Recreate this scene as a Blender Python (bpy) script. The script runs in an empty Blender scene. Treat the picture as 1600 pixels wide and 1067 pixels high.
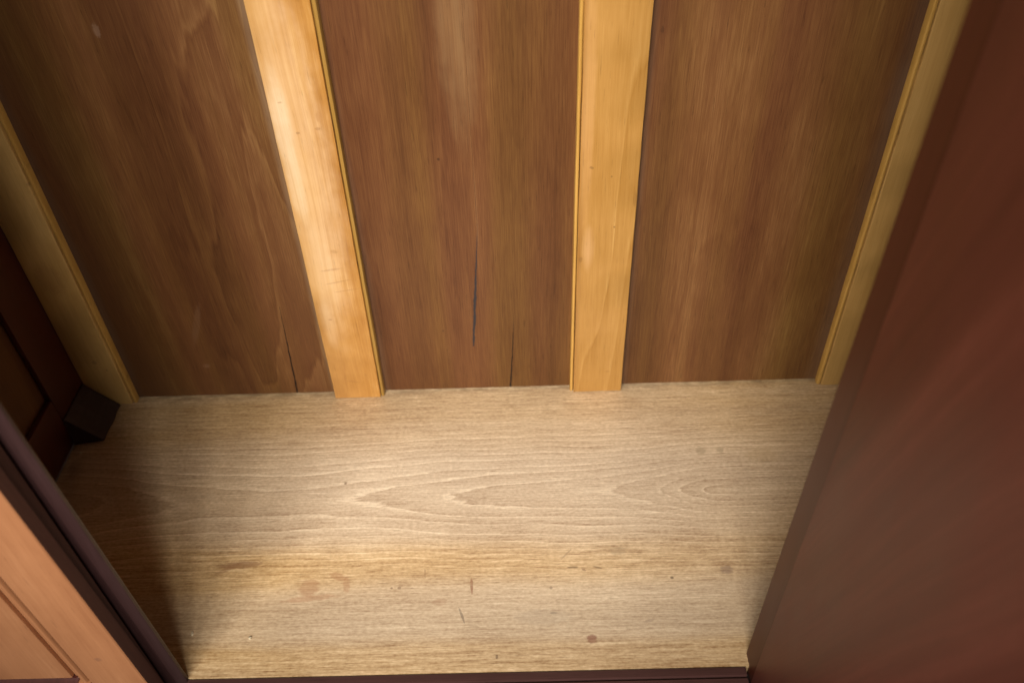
import bpy, bmesh, math, random
from mathutils import Vector, Matrix

S = bpy.context.scene
COL = S.collection
random.seed(7)

# ------------------------------------------------------------------ node helpers
class G:
    """small wrapper that turns arithmetic into shader nodes"""
    def __init__(self, name):
        self.mat = bpy.data.materials.new(name)
        self.mat.use_nodes = True
        self.t = self.mat.node_tree
        self.bsdf = self.t.nodes['Principled BSDF']
        tc = self.t.nodes.new('ShaderNodeTexCoord')
        sp = self.t.nodes.new('ShaderNodeSeparateXYZ')
        self.l(tc.outputs['Object'], sp.inputs[0])
        self.x, self.y, self.z = sp.outputs
    def l(self, a, b):
        self.t.links.new(a, b)
    def put(self, v, sock):
        if isinstance(v, (int, float)):
            sock.default_value = v
        elif isinstance(v, (tuple, list)):
            sock.default_value = tuple(v) + ((1.0,) if len(sock.default_value) == 4 and len(v) == 3 else ())
        else:
            self.l(v, sock)
    def m(self, op, a, b=0.0, c=0.0, clamp=False):
        n = self.t.nodes.new('ShaderNodeMath')
        n.operation = op
        n.use_clamp = clamp
        self.put(a, n.inputs[0]); self.put(b, n.inputs[1]); self.put(c, n.inputs[2])
        return n.outputs[0]
    def add(self, a, b): return self.m('ADD', a, b)
    def sub(self, a, b): return self.m('SUBTRACT', a, b)
    def mul(self, a, b): return self.m('MULTIPLY', a, b)
    def lin(self, a, k, c): return self.m('MULTIPLY_ADD', a, k, c)
    def vec(self, a, b, c=0.0):
        n = self.t.nodes.new('ShaderNodeCombineXYZ')
        self.put(a, n.inputs[0]); self.put(b, n.inputs[1]); self.put(c, n.inputs[2])
        return n.outputs[0]
    def noise(self, a, b, c=0.0, detail=2.0, rough=0.5, dist=0.0):
        n = self.t.nodes.new('ShaderNodeTexNoise')
        n.inputs['Scale'].default_value = 1.0
        n.inputs['Detail'].default_value = detail
        n.inputs['Roughness'].default_value = rough
        n.inputs['Distortion'].default_value = dist
        self.l(self.vec(a, b, c), n.inputs['Vector'])
        return n.outputs['Fac']
    def ss(self, v, lo, hi, a=0.0, b=1.0):
        n = self.t.nodes.new('ShaderNodeMapRange')
        n.interpolation_type = 'SMOOTHSTEP'
        self.put(v, n.inputs[0])
        n.inputs[1].default_value = lo; n.inputs[2].default_value = hi
        n.inputs[3].default_value = a; n.inputs[4].default_value = b
        return n.outputs[0]
    def ramp(self, v, stops, interp='LINEAR'):
        n = self.t.nodes.new('ShaderNodeValToRGB')
        n.color_ramp.interpolation = interp
        e = n.color_ramp.elements
        while len(e) < len(stops): e.new(0.5)
        for k, (p, c) in enumerate(stops):
            e[k].position = p
            e[k].color = (c, c, c, 1) if isinstance(c, (int, float)) else tuple(c) + (1,)
        self.put(v, n.inputs[0])
        return n.outputs[0]
    def curve(self, v, pts):
        n = self.t.nodes.new('ShaderNodeFloatCurve')
        cm = n.mapping; cm.use_clip = False
        c = cm.curves[0]
        c.points[0].location = pts[0]; c.points[1].location = pts[-1]
        for p in pts[1:-1]: c.points.new(*p)
        for p in c.points: p.handle_type = 'AUTO'
        cm.update()
        self.put(v, n.inputs['Value'])
        return n.outputs[0]
    def mix(self, f, a, b, mode='MIX'):
        n = self.t.nodes.new('ShaderNodeMix')
        n.data_type = 'RGBA'; n.blend_type = mode
        self.put(f, n.inputs[0]); self.put(a, n.inputs[6]); self.put(b, n.inputs[7])
        return n.outputs[2]
    def scale(self, col, f):
        """multiply a colour by a value"""
        return self.mix(1.0, col, self.vec(f, f, f), 'MULTIPLY')
    def spot(self, L, W, l0, w0, rl, rw, rag=0.7, ang=0.0, seed=0.0, fs=260.0, lo=0.35, hi=1.25):
        """ragged elliptical mask"""
        dl = self.sub(L, l0); dw = self.sub(W, w0)
        if ang:
            c, s = math.cos(ang), math.sin(ang)
            dl, dw = self.add(self.mul(dl, c), self.mul(dw, s)), self.sub(self.mul(dw, c), self.mul(dl, s))
        a = self.mul(dl, 1 / rl); b = self.mul(dw, 1 / rw)
        q = self.add(self.mul(a, a), self.mul(b, b))
        n = self.noise(self.mul(L, fs), self.mul(W, fs * 1.6), seed, 3.0, 0.6)
        q = self.add(q, self.mul(self.sub(n, 0.5), rag * 2.4))
        return self.ss(q, lo, hi, 1.0, 0.0)
    def finish(self, col, rough=0.4, bump=None, strength=0.1, dist=0.0005, spec=0.5, coat=0.0, coat_rough=0.2):
        b = self.bsdf
        self.put(col, b.inputs['Base Color'])
        self.put(rough, b.inputs['Roughness'])
        b.inputs['Specular IOR Level'].default_value = spec
        b.inputs['Coat Weight'].default_value = coat
        b.inputs['Coat Roughness'].default_value = coat_rough
        if bump is not None:
            n = self.t.nodes.new('ShaderNodeBump')
            n.inputs['Strength'].default_value = strength
            n.inputs['Distance'].default_value = dist
            self.l(bump, n.inputs['Height'])
            self.l(n.outputs[0], b.inputs['Normal'])
        return self.mat

# ------------------------------------------------------------------ wood of the floor board
def floor_wood():
    g = G('pale_floor_wood')
    L, W = g.x, g.y
    warp = g.noise(g.mul(L, 7.0), g.mul(W, 14.0), 3.1, 2.0)
    v = g.add(g.sub(W, -0.1255), g.mul(g.sub(warp, 0.5), 0.014))
    # distance to the pith along the board: rises to a crest and falls again, which cuts the rings into tongues
    un = g.m('MULTIPLY_ADD', L, 1 / 0.9, 0.5)
    P = [(-.45, 3.2), (-.36, 5.0), (-.305, 6.0), (-.22, 6.55), (-.125, 6.0), (-.055, 5.0), (.015, 4.45), (.069, 4.0), (.11, 3.0), (.131, 2.0), (.146, 1.2), (.162, 0.5), (.20, 0.1), (.28, 0.1), (.45, 0.4)]
    H = g.curve(un, [((x + .45) / .9, h / 8.0) for x, h in P])
    H = g.mul(H, 8.0)
    jag = g.noise(g.mul(L, 30.0), g.mul(W, 260.0), 9.0, 3.0, 0.6)
    H = g.add(H, g.mul(g.sub(jag, 0.5), 0.42))
    kv = g.mul(v, 172.0)
    n = g.m('SQRT', g.add(g.mul(kv, kv), g.mul(H, H)))
    n = g.add(n, g.mul(g.sub(g.noise(g.mul(L, 2.2), g.mul(W, 38.0), 21.0, 3.0, 0.6), 0.5), 1.15))
    n = g.add(n, g.mul(g.sub(g.noise(g.mul(n, 0.8), 0.0, 5.0, 1.0), 0.5), 0.9))
    fr = g.m('FRACT', n)
    # one ring: pale crisp line, mid tone, slowly darker
    prof = g.ramp(fr, [(0.0, 1.0), (0.07, 1.0), (0.16, 0.62), (0.55, 0.48), (0.86, 0.32), (0.97, 0.18), (1.0, 0.6)])
    idx = g.m('FLOOR', n)
    ringamp = g.noise(g.mul(idx, 3.71), g.mul(L, 3.5), 11.0, 1.0)
    amp = g.mul(g.ss(ringamp, 0.28, 0.66, 0.40, 1.0), g.ss(g.m('ABSOLUTE', v), 0.045, 0.095, 1.0, 0.25))
    ring = g.mul(g.sub(prof, 0.5), amp)
    streak = g.noise(g.mul(L, 3.5), g.mul(W, 240.0), 1.0, 3.0, 0.6)
    fiber = g.noise(g.mul(L, 26.0), g.mul(W, 1100.0), 2.0, 3.0, 0.65)
    speck = g.noise(g.mul(L, 300.0), g.mul(W, 620.0), 6.0, 2.0, 0.6)
    pore = g.ss(g.noise(g.mul(L, 60.0), g.mul(W, 1300.0), 8.0, 2.0, 0.6), 0.60, 0.74)
    zone = g.noise(g.mul(L, 1.6), g.mul(W, 17.0), 4.0, 2.0)
    cloud = g.noise(g.mul(L, 9.0), g.mul(W, 16.0), 14.0, 3.0)
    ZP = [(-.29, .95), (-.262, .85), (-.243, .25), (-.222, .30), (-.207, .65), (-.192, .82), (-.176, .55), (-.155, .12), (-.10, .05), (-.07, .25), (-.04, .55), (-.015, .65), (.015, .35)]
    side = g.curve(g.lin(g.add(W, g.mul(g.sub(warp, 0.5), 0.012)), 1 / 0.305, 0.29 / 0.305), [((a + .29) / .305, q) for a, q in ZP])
    dash = g.noise(g.mul(L, 55.0), g.mul(W, 420.0), 16.0, 3.0, 0.65)
    t = g.add(g.add(g.mul(ring, 0.52), g.mul(g.sub(streak, 0.5), g.lin(side, 0.55, 0.25))),
              g.add(g.mul(g.sub(fiber, 0.5), 0.85), g.mul(g.sub(cloud, 0.5), 0.45)))
    t = g.add(g.add(t, 0.5), g.mul(g.sub(speck, 0.5), 0.75))
    t = g.add(t, g.mul(g.sub(dash, 0.5), g.lin(side, 0.75, 0.28)))
    ends = g.mul(g.ss(g.m('ABSOLUTE', g.add(L, 0.02)), 0.10, 0.30), g.ss(cloud, 0.2, 0.7, 0.5, 1.0))
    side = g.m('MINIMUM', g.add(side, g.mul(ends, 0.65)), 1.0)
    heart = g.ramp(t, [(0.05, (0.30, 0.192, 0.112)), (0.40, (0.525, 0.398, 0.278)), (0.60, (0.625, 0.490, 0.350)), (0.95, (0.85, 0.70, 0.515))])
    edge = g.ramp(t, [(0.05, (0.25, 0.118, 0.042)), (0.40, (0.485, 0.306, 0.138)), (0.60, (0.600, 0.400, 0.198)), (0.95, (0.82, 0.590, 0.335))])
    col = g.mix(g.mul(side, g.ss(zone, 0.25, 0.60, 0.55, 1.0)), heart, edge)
    painted_light = g.curve(g.lin(g.add(W, g.mul(g.sub(cloud, 0.5), 0.02)), 1 / 0.305, 0.29 / 0.305), [((a + .29) / .305, q) for a, q in [(-.29, .72), (-.265, .78), (-.24, .80), (-.21, .92), (-.18, 1.0), (-.10, 1.0), (.015, .96)]])  # front darkening: browner wood plus light falloff painted into the colour
    col = g.scale(col, painted_light)
    col = g.mix(g.mul(pore, 0.60), col, (0.15, 0.080, 0.035))
    # scuffs across the grain
    sc = g.noise(g.add(g.mul(L, 620.0), g.mul(W, 90.0)), g.mul(W, 26.0), 30.0, 2.0, 0.6)
    scm = g.mul(g.ss(sc, 0.62, 0.78), g.ss(g.noise(g.mul(L, 11.0), g.mul(W, 14.0), 33.0), 0.45, 0.6))
    col = g.mix(g.mul(scm, 0.22), col, (0.30, 0.17, 0.09))
    # dirt along the ends and back edge
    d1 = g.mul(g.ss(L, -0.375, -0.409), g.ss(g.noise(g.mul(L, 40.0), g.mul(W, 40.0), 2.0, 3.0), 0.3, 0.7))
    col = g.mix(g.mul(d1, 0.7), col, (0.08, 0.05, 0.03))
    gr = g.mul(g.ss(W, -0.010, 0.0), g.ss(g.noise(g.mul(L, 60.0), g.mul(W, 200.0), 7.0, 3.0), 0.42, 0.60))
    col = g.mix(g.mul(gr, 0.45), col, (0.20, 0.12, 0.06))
    # stains and dents: along, across, half lengths, colour, strength
    marks = [(-.2271, -.1870, .0200, .0034, (.21, .095, .045), .75, 0.05), (-.236, -.1905, .0130, .0022, (.25, .12, .055), .55, 0.5),
             (-.1690, -.2090, .0085, .0080, (.33, .155, .075), .60, 0.2), (-.1475, -.2000, .0075, .0035, (.33, .155, .075), .60, -.4),
             (-.1400, -.2070, .0030, .0085, (.33, .155, .075), .55, 0.1), (-.1660, -.2180, .0230, .0028, (.35, .17, .085), .55, 0.1),
             (-.0435, -.2108, .0012, .0072, (.21, .075, .035), .85, 0.05), (-.0505, -.2347, .0010, .0072, (.12, .085, .06), .75, 0.35),
             (.0448, -.2564, .0042, .0040, (.19, .07, .045), .9, 0.0), (.1526, -.2023, .0055, .0038, (.19, .12, .09), .75, 0.0),
             (.1099, -.2078, .0014, .0013, (.08, .045, .025), .9, 0.0), (.0347, -.1967, .0045, .0011, (.13, .085, .045), .8, 0.0),
             (.0430, -.1990, .0022, .0010, (.18, .08, .04), .8, -.5), (.0540, -.1973, .0040, .0010, (.16, .10, .05), .75, -.3),
             (-.1544, -.1090, .0014, .0014, (.13, .06, .03), .9, 0.0), (.1541, -.0831, .0046, .0055, (.29, .215, .125), .6, 0.0),
             (.1710, -.0823, .0036, .0034, (.29, .215, .125), .6, 0.0), (.0709, -.1827, .0075, .0042, (.33, .235, .14), .55, 0.0),
             (-.0674, -.2237, .0060, .0032, (.31, .175, .10), .5, 0.0), (.0180, -.2350, .0030, .0010, (.14, .10, .07), .7, 0.0),
             (.0170, -.2140, .0013, .0013, (.15, .09, .06), .7, 0.0), (.0880, -.2430, .0040, .0014, (.24, .17, .12), .5, 0.3),
             (-.0990, -.2110, .0016, .0012, (.15, .08, .045), .8, 0.0), (-.1050, -.2110, .0012, .0010, (.15, .08, .045), .8, 0.0),
             (-.0800, -.1990, .0009, .0046, (.20, .10, .05), .5, 0.1), (.0300, -.1850, .0008, .0070, (.22, .13, .075), .5, -.75),
             (-.1700, -.2660, .0035, .0026, (.30, .19, .085), .6, 0.0), (-.0240, -.2680, .0011, .0018, (.10, .06, .035), .8, 0.0),
             (-.2210, -.2070, .0100, .0016, (.33, .19, .09), .4, 0.0), (.2060, -.0900, .0160, .0080, (.36, .22, .08), .30, 0.0),
             (.0100, -.2380, .0230, .0070, (.34, .27, .20), .35, 0.0)]
    for k, (a, b, ra, rb, c, s, an) in enumerate(marks):
        m = g.spot(L, W, a, b, ra, rb, 0.75, an, k * 1.7)
        col = g.mix(g.mul(g.mul(m, g.ss(dash, 0.25, 0.55, 0.45, 1.0)), s * 0.8), col, c)
    # a pale pressed ring
    d = g.m('SQRT', g.add(g.m('POWER', g.m('ABSOLUTE', g.sub(L, .0240)), 2.0), g.m('POWER', g.m('ABSOLUTE', g.sub(W, -.2440)), 2.0)))
    col = g.mix(g.mul(g.ss(g.m('ABSOLUTE', g.sub(d, .0045)), 0.0006, 0.0016, 1.0, 0.0), 0.18), col, (.55, .45, .32))
    h = g.add(g.mul(fiber, 0.6), g.mul(ring, 0.5))
    h = g.sub(h, g.mul(pore, 0.6))
    rough = g.lin(cloud, 0.18, 0.36)
    return g.finish(col, rough, h, 0.22, 0.0005, 0.45)

# ------------------------------------------------------------------ vertical boards
def board_wood(name, seed, ramp, across='x', bands=22.0, band_amp=0.9, streak_amp=0.35, fiber_amp=0.35, fig=0.0, fig_n=9.0, fig_w=9.0,
               fig_zone=None, rough=(0.34, 0.12), spec=0.5, lights=None, marks=(), cracks=(), edge_tint=(), pale=(), bump=0.12, blot=0.25, coat=0.0, along='z', lean=0.0, hue=None, dash_amp=0.4, mark_k=0.65, pore_k=0.42):
    g = G(name)
    L = g.z if along == 'z' else (g.x if along == 'x' else g.y)
    W = {'x': g.x, 'y': g.y, 'z': g.z}[across]
    wob = g.noise(g.mul(L, 3.0), g.mul(W, 9.0), seed + 0.3, 2.0)
    Wd = g.add(g.add(W, g.mul(g.sub(wob, 0.5), 0.012)), g.mul(L, lean))
    band = g.noise(g.mul(L, 0.9), g.mul(Wd, bands), seed, 3.0, 0.55)
    band2 = g.noise(g.mul(L, 2.4), g.mul(Wd, bands * 3.4), seed + 5, 2.0, 0.5)
    streak = g.noise(g.mul(L, 5.0), g.mul(Wd, 330.0), seed + 1, 3.0, 0.6)
    fiber = g.noise(g.mul(L, 40.0), g.mul(W, 1400.0), seed + 2, 2.0, 0.6)
    cloud = g.noise(g.mul(L, 12.0), g.mul(W, 26.0), seed + 3, 4.0, 0.6)
    t = g.add(g.mul(g.sub(band, 0.5), band_amp), g.mul(g.sub(band2, 0.5), band_amp * 0.28))
    t = g.add(t, g.mul(g.sub(streak, 0.5), streak_amp))
    t = g.add(t, g.mul(g.sub(fiber, 0.5), fiber_amp * 1.6))
    dash = g.noise(g.mul(L, 13.0), g.mul(Wd, 620.0), seed + 13, 4.0, 0.7)
    t = g.add(t, g.mul(g.sub(dash, 0.5), dash_amp))
    t = g.add(t, g.mul(g.sub(cloud, 0.5), blot))
    line = None
    if fig:
        f = g.noise(g.mul(L, 1.7), g.mul(W, fig_w), seed + 7, 1.5, 0.4)
        f = g.add(f, g.mul(g.sub(g.noise(g.mul(L, 16.0), g.mul(W, 120.0), seed + 8, 2.0), 0.5), 0.035))
        fr = g.m('FRACT', g.mul(f, fig_n))
        line = g.ramp(fr, [(0.0, 0.0), (0.03, 0.25), (0.35, 0.55), (0.80, 0.62), (0.93, 1.0), (1.0, 0.1)])
        fa = g.mul(g.sub(line, 0.5), fig)
        if fig_zone:
            fa = g.mul(fa, g.mul(g.ss(W, *fig_zone[0]), g.ss(W, *fig_zone[1])))
        t = g.add(t, fa)
    t = g.add(t, 0.5)
    col = g.ramp(t, ramp)
    if hue:
        hn = g.noise(g.mul(L, 1.1), g.mul(Wd, bands * 1.3), seed + 15, 2.0)
        col = g.mix(g.ss(hn, 0.35, 0.68), g.mix(1.0, col, hue[0], 'MULTIPLY'), g.mix(1.0, col, hue[1], 'MULTIPLY'))
    for k, (a0, w0, ra, rw, c, s) in enumerate(pale):
        m = g.spot(L, W, a0, w0, ra * 1.3, rw * 1.3, 0.5, 0.0, seed + 40 + k, 45.0, -0.3, 1.4)
        m = g.mul(m, g.ss(streak, 0.30, 0.62, 0.55, 1.0))
        col = g.mix(g.mul(m, s), col, c)
    for (w0, w1, c, s) in edge_tint:                      # dusty and rubbed edges, darker bands, and sheen painted onto the honey batten
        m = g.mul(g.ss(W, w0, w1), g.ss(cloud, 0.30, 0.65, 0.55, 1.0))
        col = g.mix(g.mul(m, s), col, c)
    pore = g.ss(g.noise(g.mul(L, 42.0), g.mul(Wd, 720.0), seed + 9, 3.0, 0.7), 0.60, 0.72)
    col = g.mix(g.mul(pore, pore_k), col, g.scale(col, 0.42))
    for k, (a, b, ra, rb, c, s, an) in enumerate(marks):
        m = g.spot(L, W, a, b, ra * 0.85, rb * 0.85, 0.9, an, seed + 20 + k, 420.0)
        col = g.mix(g.mul(g.mul(m, g.ss(dash, 0.30, 0.55, 0.35, 1.0)), s * mark_k), col, c)
    h = g.add(g.mul(fiber, 0.6), g.mul(streak, 0.4))
    h = g.sub(h, g.mul(pore, 0.5))
    for k, (l0, w0, l1, w1, hw, c, pw) in enumerate(cracks):
        tt = g.m('DIVIDE', g.sub(L, l0), l1 - l0)
        wc = g.lin(tt, w1 - w0, w0)
        wc = g.add(wc, g.mul(g.sub(g.noise(g.mul(L, 70.0), 0.0, seed + 60 + k, 5.0, 0.7), 0.5), 0.0015))
        rough_w = g.noise(g.mul(L, 170.0), g.mul(W, 300.0), seed + 70 + k, 4.0, 0.7)
        wid = g.mul(g.curve(g.m('MINIMUM', g.m('MAXIMUM', tt, 0.0), 1.0), pw), hw)
        wid = g.mul(wid, g.lin(rough_w, 2.6, -0.35))
        dd = g.m('DIVIDE', g.m('ABSOLUTE', g.sub(W, wc)), g.m('MAXIMUM', wid, 1e-5))
        halo = g.mul(g.ss(dd, 0.9, 3.2, 1.0, 0.0), g.mul(g.m('GREATER_THAN', tt, 0.0), g.m('LESS_THAN', tt, 1.0)))
        col = g.mix(g.mul(halo, 0.30), col, g.scale(col, 0.5))
        m = g.mul(g.ss(dd, 0.45, 1.3, 1.0, 0.0), g.mul(g.m('GREATER_THAN', tt, 0.0), g.m('LESS_THAN', tt, 1.0)))
        col = g.mix(m, col, c)
        h = g.sub(h, g.mul(m, 3.0))
    r = g.lin(cloud, rough[1], rough[0])
    return g.finish(col, r, h, bump, 0.0005, spec, coat, 0.25)

M = {}
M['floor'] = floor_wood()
brown = [(0.0, (0.052, 0.018, 0.0065)), (0.35, (0.094, 0.036, 0.0125)), (0.65, (0.132, 0.056, 0.0185)), (1.0, (0.205, 0.102, 0.036))]
HUE = ((1.02, 0.965, 1.02), (1.0, 1.07, 0.86))
PK = dict(hue=HUE, streak_amp=0.16, fiber_amp=0.45, band_amp=1.45, dash_amp=0.42, blot=0.40, pore_k=0.55, spec=0.30, rough=(0.38, 0.14))
taper = [(0.0, 0.05), (0.3, 0.45), (0.7, 1.0), (0.9, 0.8), (1.0, 0.1)]
openw = [(0.0, 0.1), (0.4, 0.55), (0.8, 0.9), (1.0, 1.0)]
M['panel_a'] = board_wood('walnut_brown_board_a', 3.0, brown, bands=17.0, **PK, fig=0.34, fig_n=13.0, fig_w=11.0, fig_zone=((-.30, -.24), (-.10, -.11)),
    cracks=[(.108, -.2095, .0, -.2152, .00085, (.010, .004, .003), openw)], lean=0.03,
    edge_tint=[(-.1835, -.1785, (.26, .17, .10), .45), (-.300, -.356, (.045, .020, .009), .38), (-.357, -.3665, (.10, .075, .06), .35)],  # middle band darkens the board towards its left edge
    marks=[(.352, -.2800, .0060, .0030, (.30, .19, .13), .5, 0.0), (.040, -.2920, .0030, .0045, (.22, .12, .07), .5, 0.0), (.09, -.2870, .0300, .0040, (.18, .095, .05), .45, 0.35)])
M['panel_b'] = board_wood('walnut_brown_board_b', 11.6, brown, bands=14.0, **PK, fig=0.14, fig_n=7.0, fig_w=8.0,
    cracks=[(.186, -.0330, .055, -.0440, .0012, (.022, .020, .024), taper), (.088, -.0062, .0, -.0120, .0007, (.010, .004, .003), openw),
            (.40, -.0335, .186, -.0332, .00016, (.060, .025, .010), [(0, .4), (.5, .6), (1, 1)])],
    edge_tint=[(-.1225, -.1330, (.105, .066, .045), .55)],
    marks=[(.247, -.0590, .0016, .0014, (.02, .008, .004), .9, 0.0), (.075, -.0700, .0018, .0013, (.04, .018, .01), .7, 0.0),
           (.200, -.0330, .0500, .0010, (.22, .11, .05), .4, 0.0)],
    pale=[(.345, -.0390, .0700, .0110, (.215, .125, .055), .55)])
M['panel_c'] = board_wood('walnut_brown_board_c', 27.2, brown, bands=15.0, **PK, fig=0.10, fig_n=7.0, fig_w=8.0,
    edge_tint=[(.100, .0925, (.17, .10, .06), .40), (.262, .277, (.10, .075, .06), .40)],
    marks=[(.340, .1010, .0030, .0016, (.03, .012, .006), .7, 0.0)])
honey = [(0.05, (0.26, 0.100, 0.018)), (0.35, (0.355, 0.155, 0.030)), (0.62, (0.43, 0.205, 0.048)), (0.95, (0.57, 0.335, 0.118))]
gold = [(0.05, (0.24, 0.104, 0.018)), (0.35, (0.325, 0.158, 0.035)), (0.65, (0.385, 0.199, 0.052)), (0.95, (0.49, 0.285, 0.095))]
olive = [(0.05, (0.37, 0.205, 0.058)), (0.35, (0.51, 0.305, 0.095)), (0.65, (0.60, 0.375, 0.130)), (0.95, (0.72, 0.480, 0.190))]
M['batten_a'] = board_wood('honey_batten_wood', 41.0, honey, bands=30.0, band_amp=0.9, streak_amp=0.35, fiber_amp=0.30, fig=0.22, fig_n=8.0, fig_w=18.0, rough=(0.26, 0.12), blot=1.4, dash_amp=0.6,
    edge_tint=[(-.140, -.176, (.58, .32, .11), .55)],  # pale sheen on the left side, painted into the colour
    pale=[(.250, -.1600, .1300, .0200, (.70, .47, .27), .75), (.285, -.1680, .0330, .0055, (.86, .74, .56), .75), (.232, -.1680, .0280, .0048, (.86, .74, .54), .7), (.150, -.1630, .0400, .0090, (.74, .54, .34), .6), (.095, -.1680, .0250, .0050, (.74, .52, .32), .5)],  # rubbed patches that also paint the glossy highlight into the colour
    marks=[(.152, -.1550, .0013, .0120, (.25, .11, .04), .5, -.15), (.139, -.1520, .0009, .0160, (.26, .11, .035), .5, -.20),
           (.130, -.1450, .0008, .0160, (.28, .12, .035), .5, -.16), (.170, -.1500, .0022, .0035, (.22, .10, .03), .45, 0.3), (.030, -.1450, .0022, .0013, (.22, .09, .03), .5, 0.0),
           (.022, -.1580, .0012, .0070, (.25, .11, .035), .5, 0.2), (.288, -.1400, .0050, .0040, (.36, .17, .06), .6, 0.0), (.279, -.1430, .0014, .0030, (.2, .08, .03), .5, 0.0),
           (.276, -.1580, .0011, .0020, (.2, .08, .03), .7, 0.0), (.300, -.1660, .0010, .0020, (.25, .1, .03), .6, 0.0), (.098, -.1660, .0010, .0025, (.25, .1, .03), .6, 0.0)])
M['batten_b'] = board_wood('golden_batten_wood', 57.0, gold, bands=26.0, band_amp=0.5, streak_amp=0.35, fiber_amp=0.30, fig=0.36, fig_n=7.0, fig_w=16.0, rough=(0.30, 0.12), blot=0.6, dash_amp=0.5,
    edge_tint=[(.0530, .0475, (.20, .075, .015), .35)],
    pale=[(.285, .0520, .0800, .0040, (.55, .30, .12), .55), (.165, .0560, .0180, .0040, (.55, .32, .15), .6)],
    marks=[(.155, .0500, .0035, .0022, (.13, .055, .015), .6, 0.0), (.240, .0560, .0015, .0020, (.08, .03, .01), .8, 0.3), (.186, .0760, .0012, .0010, (.08, .03, .01), .8, 0.0), (.232, .0715, .0011, .0010, (.1, .04, .01), .7, 0.0),
           (.212, .0905, .0090, .0020, (.17, .075, .02), .55, 0.0), (.026, .0780, .0008, .0030, (.16, .07, .02), .6, 0.0), (.095, .0480, .0250, .0012, (.15, .06, .015), .45, 0.0)])
M['batten_c'] = board_wood('dull_batten_wood', 63.0, olive, bands=24.0, band_amp=0.6, streak_amp=0.35, fiber_amp=0.30, rough=(0.42, 0.12), blot=1.3,
    edge_tint=[(-.3750, -.3725, (.16, .065, .015), .0), ],
    marks=[(.150, -.3900, .0200, .0150, (.34, .17, .045), .5, 0.0), (.055, -.3880, .0030, .0030, (.1, .05, .02), .5, 0.0), (.045, -.3800, .0012, .0012, (.06, .03, .01), .7, 0.0), (.240, -.3700, .0020, .0018, (.12, .045, .012), .8, 0.0)])
M['batten_d'] = board_wood('dull_batten_wood_b', 71.0, [(p, (c[0] * 0.66, c[1] * 0.60, c[2] * 0.52)) for p, c in olive], bands=24.0, band_amp=0.6, streak_amp=0.35, fiber_amp=0.30, rough=(0.42, 0.12), blot=0.5)
maho = [(0.05, (0.074, 0.0170, 0.0115)), (0.35, (0.118, 0.0268, 0.0178)), (0.65, (0.152, 0.0372, 0.0240)), (0.95, (0.215, 0.058, 0.039))]
mahod = [(0.05, (0.022, 0.0050, 0.0028)), (0.4, (0.034, 0.0080, 0.0042)), (0.65, (0.046, 0.0110, 0.0058)), (0.95, (0.065, 0.0180, 0.010))]
M['maho_door'] = board_wood('red_mahogany', 81.0, maho, across='y', bands=24.0, band_amp=1.5, streak_amp=0.3, fiber_amp=0.2, rough=(0.40, 0.16), spec=0.26, blot=0.6, lean=0.35, dash_amp=0.7)
M['maho_dark'] = board_wood('dark_mahogany', 87.0, [(p, (c[0] * 1.8, c[1] * 1.3, c[2] * 1.2)) for p, c in mahod], across='y', bands=20.0, band_amp=0.7, streak_amp=0.3, fiber_amp=0.2, rough=(0.36, 0.14))
M['maho_frame'] = board_wood('dark_mahogany_frame', 93.0, [(p, (c[0] * 1.35, c[1] * 1.2, c[2] * 1.1)) for p, c in mahod], across='y', bands=20.0, band_amp=0.7, streak_amp=0.3, fiber_amp=0.2, rough=(0.36, 0.14), spec=0.28)
M['maho_rail'] = board_wood('dark_mahogany_rail', 97.0, [(p, (c[0] * 1.3, c[1] * 2.2, c[2] * 3.6)) for p, c in mahod], across='y', along='x', bands=30.0, rough=(0.36, 0.14), streak_amp=0.5)
M['maho_post'] = board_wood('purple_brown_post', 99.0, [(p, (c[0] * 0.72, c[1] * 1.25, c[2] * 2.3)) for p, c in mahod], across='x', bands=30.0, rough=(0.32, 0.14))
M['side_panel'] = board_wood('side_panel_wood', 103.0, [(p, (c[0] * 1.0, c[1] * 1.0, c[2] * 0.8)) for p, c in brown], across='y', bands=18.0, rough=(0.4, 0.14))
amber = [(0.05, (0.200, 0.074, 0.029)), (0.35, (0.305, 0.124, 0.052)), (0.65, (0.375, 0.162, 0.071)), (0.95, (0.47, 0.228, 0.112))]
M['amber'] = board_wood('amber_door_wood', 109.0, amber, bands=30.0, band_amp=0.8, streak_amp=0.25, fiber_amp=0.2, rough=(0.38, 0.14), blot=0.7,
    marks=[(.066, -.2760, .0030, .0028, (.14, .065, .045), .6, 0.0)])
M['amber_edge'] = board_wood('stained_door_edge', 113.0, [(p, (c[0] * 1.0, c[1] * 1.25, c[2] * 1.2)) for p, c in mahod], across='y', bands=30.0, rough=(0.45, 0.12))
M['groove'] = board_wood('shaded_groove_wood', 119.0, [(p, (c[0] * 1.6, c[1] * 1.8, c[2] * 2.6)) for p, c in mahod], bands=30.0, rough=(0.28, 0.12))  # dark colour paints the recess shade of the groove and moulding
M['wedge'] = board_wood('blackened_block_wood', 121.0, [(p, (c[0] * 1.2, c[1] * 2.9, c[2] * 4.8)) for p, c in mahod], across='x', along='y', bands=40.0, rough=(0.5, 0.12))
bead_r = [(0.05, (0.30, 0.150, 0.028)), (0.35, (0.42, 0.225, 0.048)), (0.65, (0.50, 0.280, 0.070)), (0.95, (0.60, 0.360, 0.11))]
M['bead'] = board_wood('golden_bead_wood', 131.0, bead_r, bands=40.0, band_amp=0.5, streak_amp=0.3, rough=(0.35, 0.12), blot=0.5)
M['bead_olive'] = board_wood('olive_bead_wood', 137.0, [(p, (c[0] * 0.66, c[1] * 0.66, c[2] * 0.60)) for p, c in bead_r], bands=40.0, band_amp=0.5, streak_amp=0.3, rough=(0.35, 0.12), blot=0.5)
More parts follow.
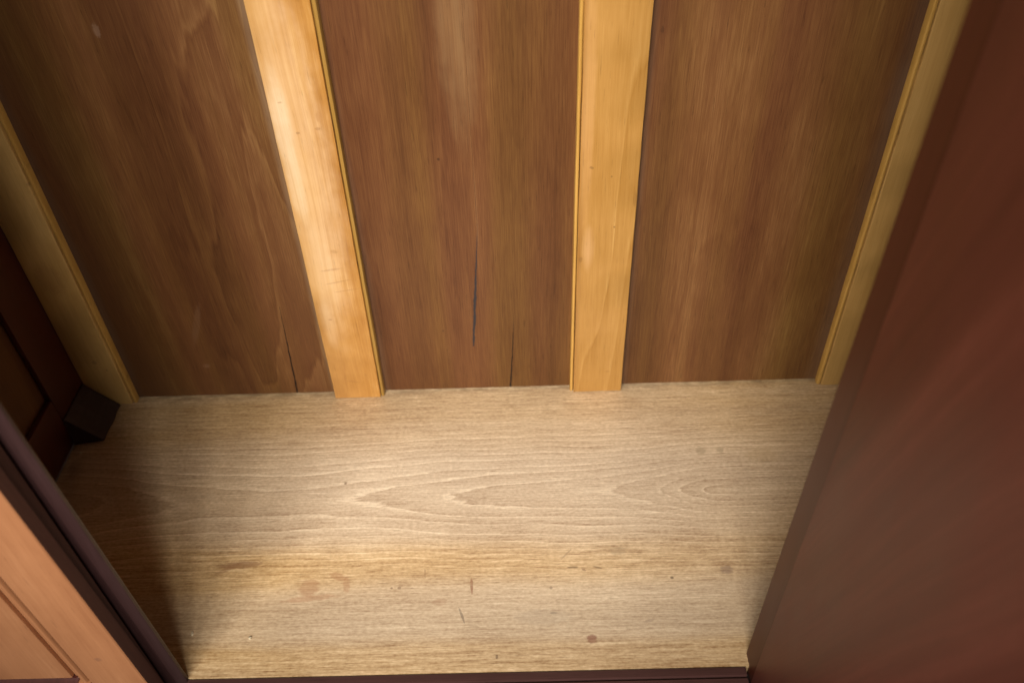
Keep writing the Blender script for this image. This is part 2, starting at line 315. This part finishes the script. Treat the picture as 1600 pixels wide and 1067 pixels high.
gc = G('pale_crumb')
M['crumb'] = gc.finish(gc.ramp(gc.noise(gc.mul(gc.x, 900), gc.mul(gc.y, 900), gc.mul(gc.z, 900)), [(0.3, (.45, .36, .22)), (0.7, (.75, .66, .48))]), 0.7)

# ------------------------------------------------------------------ mesh helpers
def obj(name, bm, mats, parent=None, smooth=True):
    bmesh.ops.recalc_face_normals(bm, faces=bm.faces)
    me = bpy.data.meshes.new(name)
    bm.to_mesh(me); bm.free()
    if not isinstance(mats, (list, tuple)): mats = [mats]
    for m in mats: me.materials.append(m)
    if smooth:
        for p in me.polygons: p.use_smooth = True
        me.set_sharp_from_angle(angle=math.radians(30))
    o = bpy.data.objects.new(name, me)
    COL.objects.link(o)
    if parent: o.parent = parent
    return o

def box(x0, x1, y0, y1, z0, z1, bev=0.0008, seg=2, bm=None, lean=0.0, cuts=0, wav=0.0, lean_pivot=0.0):
    """rounded board; lean shifts x with height"""
    b = bmesh.new()
    vs = [b.verts.new((x, y, z)) for x in (x0, x1) for y in (y0, y1) for z in (z0, z1)]
    for f in ((0, 1, 3, 2), (4, 6, 7, 5), (0, 4, 5, 1), (2, 3, 7, 6), (0, 2, 6, 4), (1, 5, 7, 3)):
        b.faces.new([vs[i] for i in f])
    if bev: bmesh.ops.bevel(b, geom=list(b.edges), offset=bev, segments=seg, profile=0.6, affect='EDGES')
    if lean:
        for v in b.verts: v.co.x += lean * (v.co.z - lean_pivot)
    if bm is None: return b
    me = bpy.data.meshes.new('tmp'); b.to_mesh(me); b.free(); bm.from_mesh(me); bpy.data.meshes.remove(me)
    return bm

def prism_z(poly, z0, z1, lean=0.0, rings=1, wav=0.0, seed=0):
    """plan outline (x, y) pulled up along z, with a slight hand-planed waviness"""
    rnd = random.Random(seed)
    b = bmesh.new()
    rows = []
    for k in range(rings + 1):
        z = z0 + (z1 - z0) * k / rings
        off = [(rnd.uniform(-1, 1) * wav) for _ in poly]
        ln = lean if isinstance(lean, (list, tuple)) else [lean] * len(poly)
        rows.append([b.verts.new((x + k2 * z + o, y, z)) for (x, y), o, k2 in zip(poly, off, ln)])
    n = len(poly)
    for a, c in zip(rows, rows[1:]):
        for i in range(n): b.faces.new((a[i], a[(i + 1) % n], c[(i + 1) % n], c[i]))
    b.faces.new(rows[0]); b.faces.new(list(reversed(rows[-1])))
    return b

def prism_x(poly, x0, x1):
    b = bmesh.new()
    r0 = [b.verts.new((x0, y, z)) for y, z in poly]; r1 = [b.verts.new((x1, y, z)) for y, z in poly]
    n = len(poly)
    for i in range(n): b.faces.new((r0[i], r0[(i + 1) % n], r1[(i + 1) % n], r1[i]))
    b.faces.new(r0); b.faces.new(list(reversed(r1)))
    return b

def part_label(o, s): o['label'] = s; return o

# ------------------------------------------------------------------ the cupboard
D = 0.2787           # depth of the floor board
XL, XR = -0.4085, 0.322
TOP = 1.15
cup = bpy.data.objects.new('wooden_cupboard', None); COL.objects.link(cup)
cup.empty_display_size = 0.1
cup['label'] = 'open wooden cupboard with pale floor board, brown back boards and yellow battens'
cup['category'] = 'cupboard'

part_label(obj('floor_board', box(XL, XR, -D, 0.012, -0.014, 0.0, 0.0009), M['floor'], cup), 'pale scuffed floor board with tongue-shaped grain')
part_label(obj('back_panel', box(-0.405, -0.165, 0.0, 0.008, 0.0018, TOP, 0.0003), M['panel_a'], cup), 'left dark brown back board with a short crack at its foot')
part_label(obj('back_panel', box(-0.1645, 0.0685, 0.0, 0.008, 0.0018, TOP, 0.0003), M['panel_b'], cup), 'middle brown back board with a black split')
part_label(obj('back_panel', box(0.069, XR, 0.0, 0.008, 0.0018, TOP, 0.0003), M['panel_c'], cup), 'right plain brown back board')

t = 0.0075
# plan outlines: front face, chamfer on the side turned to the middle
def batten(x0, x1, bx, mat, bmat, lean, seed, lab):
    """flat strip from x0 to x1 and the slim bead that finishes the edge at bx; a fine dark joint stays between them"""
    e = .0006
    p = obj('batten', prism_z([(x0, 0.0), (x0, -t + e), (x0 + e * .4, -t + e * .35), (x0 + e, -t), (x1 - e, -t), (x1 - e * .4, -t + e * .35), (x1, -t + e), (x1, 0.0)], 0.0005, TOP, lean, 60, 0.00022, seed), mat, cup)
    p['label'] = lab
    a, c = (x1 + .0001, bx) if bx > x1 else (bx, x0 - .0001)
    w = c - a
    h = t - .0012
    prof = [(a, 0.0), (a, -h * .72), (a + w * .16, -h * .93), (a + w * .42, -h), (a + w * .75, -h * .94), (c, -h * .72), (c, 0.0)] if bx <= x0 else \
           [(a, 0.0), (a, -h * .72), (a + w * .25, -h * .94), (a + w * .58, -h), (a + w * .84, -h * .93), (c, -h * .72), (c, 0.0)]
    obj('edge_bead', prism_z(prof, 0.0004, TOP, lean, 60, 0.00016, seed + 50), bmat, p)
    return p
batten(-0.1780, -0.1350, -0.1313, M['batten_a'], M['bead_olive'], 0.0098, 1, 'honey batten with pale rubbed patches, painted highlights and scratches')
batten(0.0472, 0.0922, 0.0440, M['batten_b'], M['bead'], 0.0, 2, 'golden batten right of the black split')
batten(XL, -0.3712, -0.3672, M['batten_c'], M['bead'], 0.0035, 3, 'dull yellow batten in the left corner')
batten(0.2803, XR, 0.2766, M['batten_d'], M['bead'], 0.0, 4, 'dull yellow batten beside the open door')

# side walls: stile, rail and a panel set back
def side_wall(x, s, lab):
    """x is the inner face, s points outwards"""
    w = obj('side_wall', box(*sorted((x + s * .006, x + s * .014)), -0.268, 0.012, -0.014, TOP, 0.0), M['side_panel'], cup)
    w['label'] = lab
    obj('stile', box(*sorted((x, x + s * .0055)), -0.0535, -0.0003, 0.0005, TOP, 0.0015), M['maho_dark'], w)
    obj('stile', box(*sorted((x, x + s * .0055)), -0.2675, -0.215, 0.0005, TOP, 0.0015), M['maho_dark'], w)
    obj('rail', box(*sorted((x, x + s * .0055)), -0.2148, -0.0537, 0.0005, 0.0545, 0.0015), M['maho_dark'], w)
side_wall(XL, -1, 'left side wall with dark red frame and brown panel')
side_wall(XR, 1, 'right side wall hidden behind the door')

# triangular glue block in the left back corner, ragged front end
b = bmesh.new()
rows = []
for k in range(9):
    y = -0.0088 - (0.0545 - 0.0088) * k / 8
    e = 0.0 if k < 8 else 1.0
    rows.append([b.verts.new((XL + .0003, y - e * .0035, 0.0002)), b.verts.new((XL + .0268 - .0006 * math.sin(k * 1.3) - e * .001, y + e * .001, 0.0002)),
                 b.verts.new((XL + .0262 - .0006 * math.sin(k * 1.3) - e * .001, y + e * .001, 0.0022)),
                 b.verts.new((XL + .0020, y + e * .002, 0.0295 + .0005 * math.sin(k * 2.1))), b.verts.new((XL + .0003, y, 0.0302))])
n = 5
for a, c in zip(rows, rows[1:]):
    for i in range(n): b.faces.new((a[i], a[(i + 1) % n], c[(i + 1) % n], c[i]))
b.faces.new(rows[0]); b.faces.new(list(reversed(rows[-1])))
bmesh.ops.recalc_face_normals(b, faces=b.faces)
bmesh.ops.bevel(b, geom=[e for e in b.edges if e.is_manifold and e.calc_face_angle(0) > 0.5], offset=.0011, segments=2, profile=0.5, affect='EDGES')
part_label(obj('glue_block', b, M['wedge'], cup, smooth=False), 'dark sloped block in the left back corner')

# front frame
fs = obj('front_post', prism_z([(XL - .02, -0.2680), (-0.2560, -0.2680), (-0.2535, -0.2700), (-0.2428, -0.2780), (-0.2424, -0.2790), (-0.2428, -0.2806), (-0.2436, -0.2811), (-0.2498, -0.2818), (-0.2508, -0.2812), (-0.2513, -0.2792), (XL - .02, -0.2792)], -0.02, TOP, -0.030), M['maho_post'], cup)
fs['label'] = 'dark purple-brown front post with bevelled edge'
part_label(obj('front_post', prism_z([(0.1532, -0.2700), (0.1542, -0.2690), (XR + .02, -0.2690), (XR + .02, -0.2885), (0.1532, -0.2885)], -0.02, TOP, 0.0070), M['maho_frame'], cup), 'dark red front post behind the open door')
fr = obj('front_rail', prism_x([(-D - .0004, -0.06), (-D - .0004, -0.0012), (-D - .0011, -0.0005), (-D - .0062, -0.0008), (-D - .0068, -0.0024), (-D - .0082, -0.0024), (-D - .0088, -0.0010), (-D - .0160, -0.0012), (-D - .0172, -0.0024), (-D - .0172, -0.06)], -0.2425, 0.1505), M['maho_rail'], cup)
fr['label'] = 'dark front rail with a bead line under the opening'

# closed left door: stile, bottom rail, moulding groove and panel
Y1, Y0 = -0.2970, -0.2812
d = obj('door', prism_z([(-0.2640, Y0), (-0.2590, Y0), (-0.2583, Y0 - .0008), (-0.2537, Y1 + .0010), (-0.2543, Y1 + .0002), (-0.2640, Y1 + .0002)], -0.02, TOP, [-.012, -.012, -.012, -.034, -.034, -.034]), M['amber_edge'], cup)
d['label'] = 'closed left door with bright amber face and dark edge'
obj('stile', prism_z([(-0.2915, Y0), (-0.2641, Y0), (-0.2641, Y1 + .0001), (-0.2545, Y1 + .0001), (-0.2552, Y1 - .0005), (-0.2895, Y1 - .0005), (-0.2907, Y1 + .0001), (-0.2915, Y1 + .0016)], -0.02, TOP, -0.034), M['amber'], d)
obj('groove', prism_z([(-0.2916, Y0), (-0.2916, Y1 + .0040), (-0.2926, Y1 + .0062), (-0.2938, Y1 + .0060), (-0.2946, Y1 + .0046), (-0.2946, Y0)], -0.02, TOP, -0.036), M['groove'], d)
obj('moulding', prism_z([(-0.2947, Y0), (-0.2947, Y1 + .0046), (-0.2952, Y1 + .0030), (-0.2962, Y1 + .0020), (-0.2975, Y1 + .0017), (-0.2995, Y1 + .0030), (-0.3010, Y1 + .0046), (-0.3028, Y1 + .0050), (-0.3028, Y0)], -0.02, TOP, -0.036), M['amber'], d)
obj('panel', box(-0.60, -0.3030, Y0, Y1 + .0022, 0.0355, TOP, 0.0024, lean=-0.037), M['amber'], d)
obj('moulding', prism_x([(Y0, 0.0305), (Y0, 0.0350), (Y1 + .0030, 0.0350), (Y1 + .0045, 0.0337), (Y1 + .0050, 0.0320), (Y1 + .0030, 0.0310), (Y1 + .0016, 0.0305)], -0.60, -0.3030), M['groove'], d)
obj('rail', box(-0.60, -0.2945, Y0, Y1 - .0002, -0.02, 0.0303, 0.0016), M['amber'], d)

# open right door, swung a little past square
hx, hy = 0.1527, -0.2889
door = bpy.data.objects.new('door', None); COL.objects.link(door); door.parent = cup
door.empty_display_size = 0.05
door['label'] = 'open right door of dark red mahogany'
door.location = (hx, hy, 0); door.rotation_euler = (0, 0, math.radians(-6.0))
# local frame: inner face at x=0, door runs along -y
obj('stile', box(0.0, 0.022, -0.210, 0.0, -0.020, TOP, 0.0006, lean=0.0070), M['maho_door'], door)
obj('panel', box(0.006, 0.016, -0.300, -0.2102, 0.10, TOP - .1, 0.0), M['maho_door'], door)
obj('rail', box(0.0, 0.022, -0.300, -0.2102, -0.020, 0.0998, 0.0020), M['maho_door'], door)
obj('rail', box(0.0, 0.022, -0.300, -0.2102, TOP - .0998, TOP, 0.0020), M['maho_door'], door)
obj('stile', box(0.0, 0.022, -0.410, -0.3002, -0.020, TOP, 0.0020), M['maho_door'], door)

# ------------------------------------------------------------------ crumbs lying on the floor board
def crumb(x, y, r, lab, seed, flat=0.6, el=1.0):
    rnd = random.Random(seed)
    b = bmesh.new()
    bmesh.ops.create_icosphere(b, subdivisions=2, radius=r)
    for v in b.verts:
        v.co *= rnd.uniform(0.7, 1.15)
        v.co.x *= el; v.co.z *= flat
    zmin = min(v.co.z for v in b.verts)
    for v in b.verts: v.co.z -= zmin
    o = obj('wood_crumb', b, M['crumb'], None, smooth=False)
    o.location = (x, y, 0.0001); o.rotation_euler = (0, 0, rnd.uniform(0, 3))
    o['label'] = lab; o['category'] = 'crumb'; o['group'] = 'pale crumbs on the floor board'
crumb(-.2487, -.2450, .0011, 'tiny pale crumb close to the front post at the left end of the floor board', 3, .6, 1.7)
crumb(-.2050, -.2496, .0011, 'tiny pale crumb on bare floor board between front rail and reddish ring stain', 5, .6, 1.2)
crumb(-.3985, -.0670, .0010, 'tiny pale splinter at the front end of the dark corner block', 8, .5, 1.8)

# ------------------------------------------------------------------ light
def area(name, loc, aim, sx, sy, power, col, spread=180.0):
    L = bpy.data.lights.new(name, 'AREA'); L.shape = 'RECTANGLE'; L.size = sx; L.size_y = sy; L.energy = power; L.color = col; L.spread = math.radians(spread)
    o = bpy.data.objects.new(name, L); COL.objects.link(o)
    o.location = loc
    o.rotation_euler = (Vector(aim) - Vector(loc)).to_track_quat('-Z', 'Y').to_euler()
    return o
# row of added, unseen narrow-beam lamps behind the camera, fanned to shape the falloff
for k in range(5):
    x = -0.24 + (k - 2) * 0.62
    area('added_beam', (x, -2.80, 2.20), (0.095, 0.0, 0.245), 0.60, 0.70, 1.70, (1.0, 0.95, 0.865), 22.5)

w = bpy.data.worlds.new('World'); S.world = w; w.use_nodes = True
bg = w.node_tree.nodes['Background']
bg.inputs[0].default_value = (0.95, 0.84, 0.70, 1); bg.inputs[1].default_value = 0.095

# ------------------------------------------------------------------ camera
cam = bpy.data.cameras.new('Camera'); co = bpy.data.objects.new('Camera', cam); COL.objects.link(co)
r = Vector((0.999541928, -0.010009133, -0.028561369)); u = Vector((0.02788060, 0.67165219, 0.74034182)); f = Vector((-0.01177312, 0.74079899, -0.67162359))
Mx = Matrix.Identity(4)
for i in range(3): Mx[i][0], Mx[i][1], Mx[i][2] = r[i], u[i], -f[i]
Mx.translation = Vector((0, -0.55721556, 0.565))
co.matrix_world = Mx
cam.sensor_width = 36.0; cam.lens = 1300 / 1600 * 36; cam.clip_start = 0.01; cam.clip_end = 50
cam.dof.use_dof = True; cam.dof.focus_distance = 0.63; cam.dof.aperture_fstop = 6.3
S.camera = co

S.view_settings.view_transform = 'Standard'; S.view_settings.look = 'None'
S.view_settings.exposure = 0.0; S.view_settings.gamma = 1.0; S.view_settings.use_curve_mapping = False
S.render.engine = 'CYCLES'
S.cycles.use_denoising = True
S.cycles.max_bounces = 8
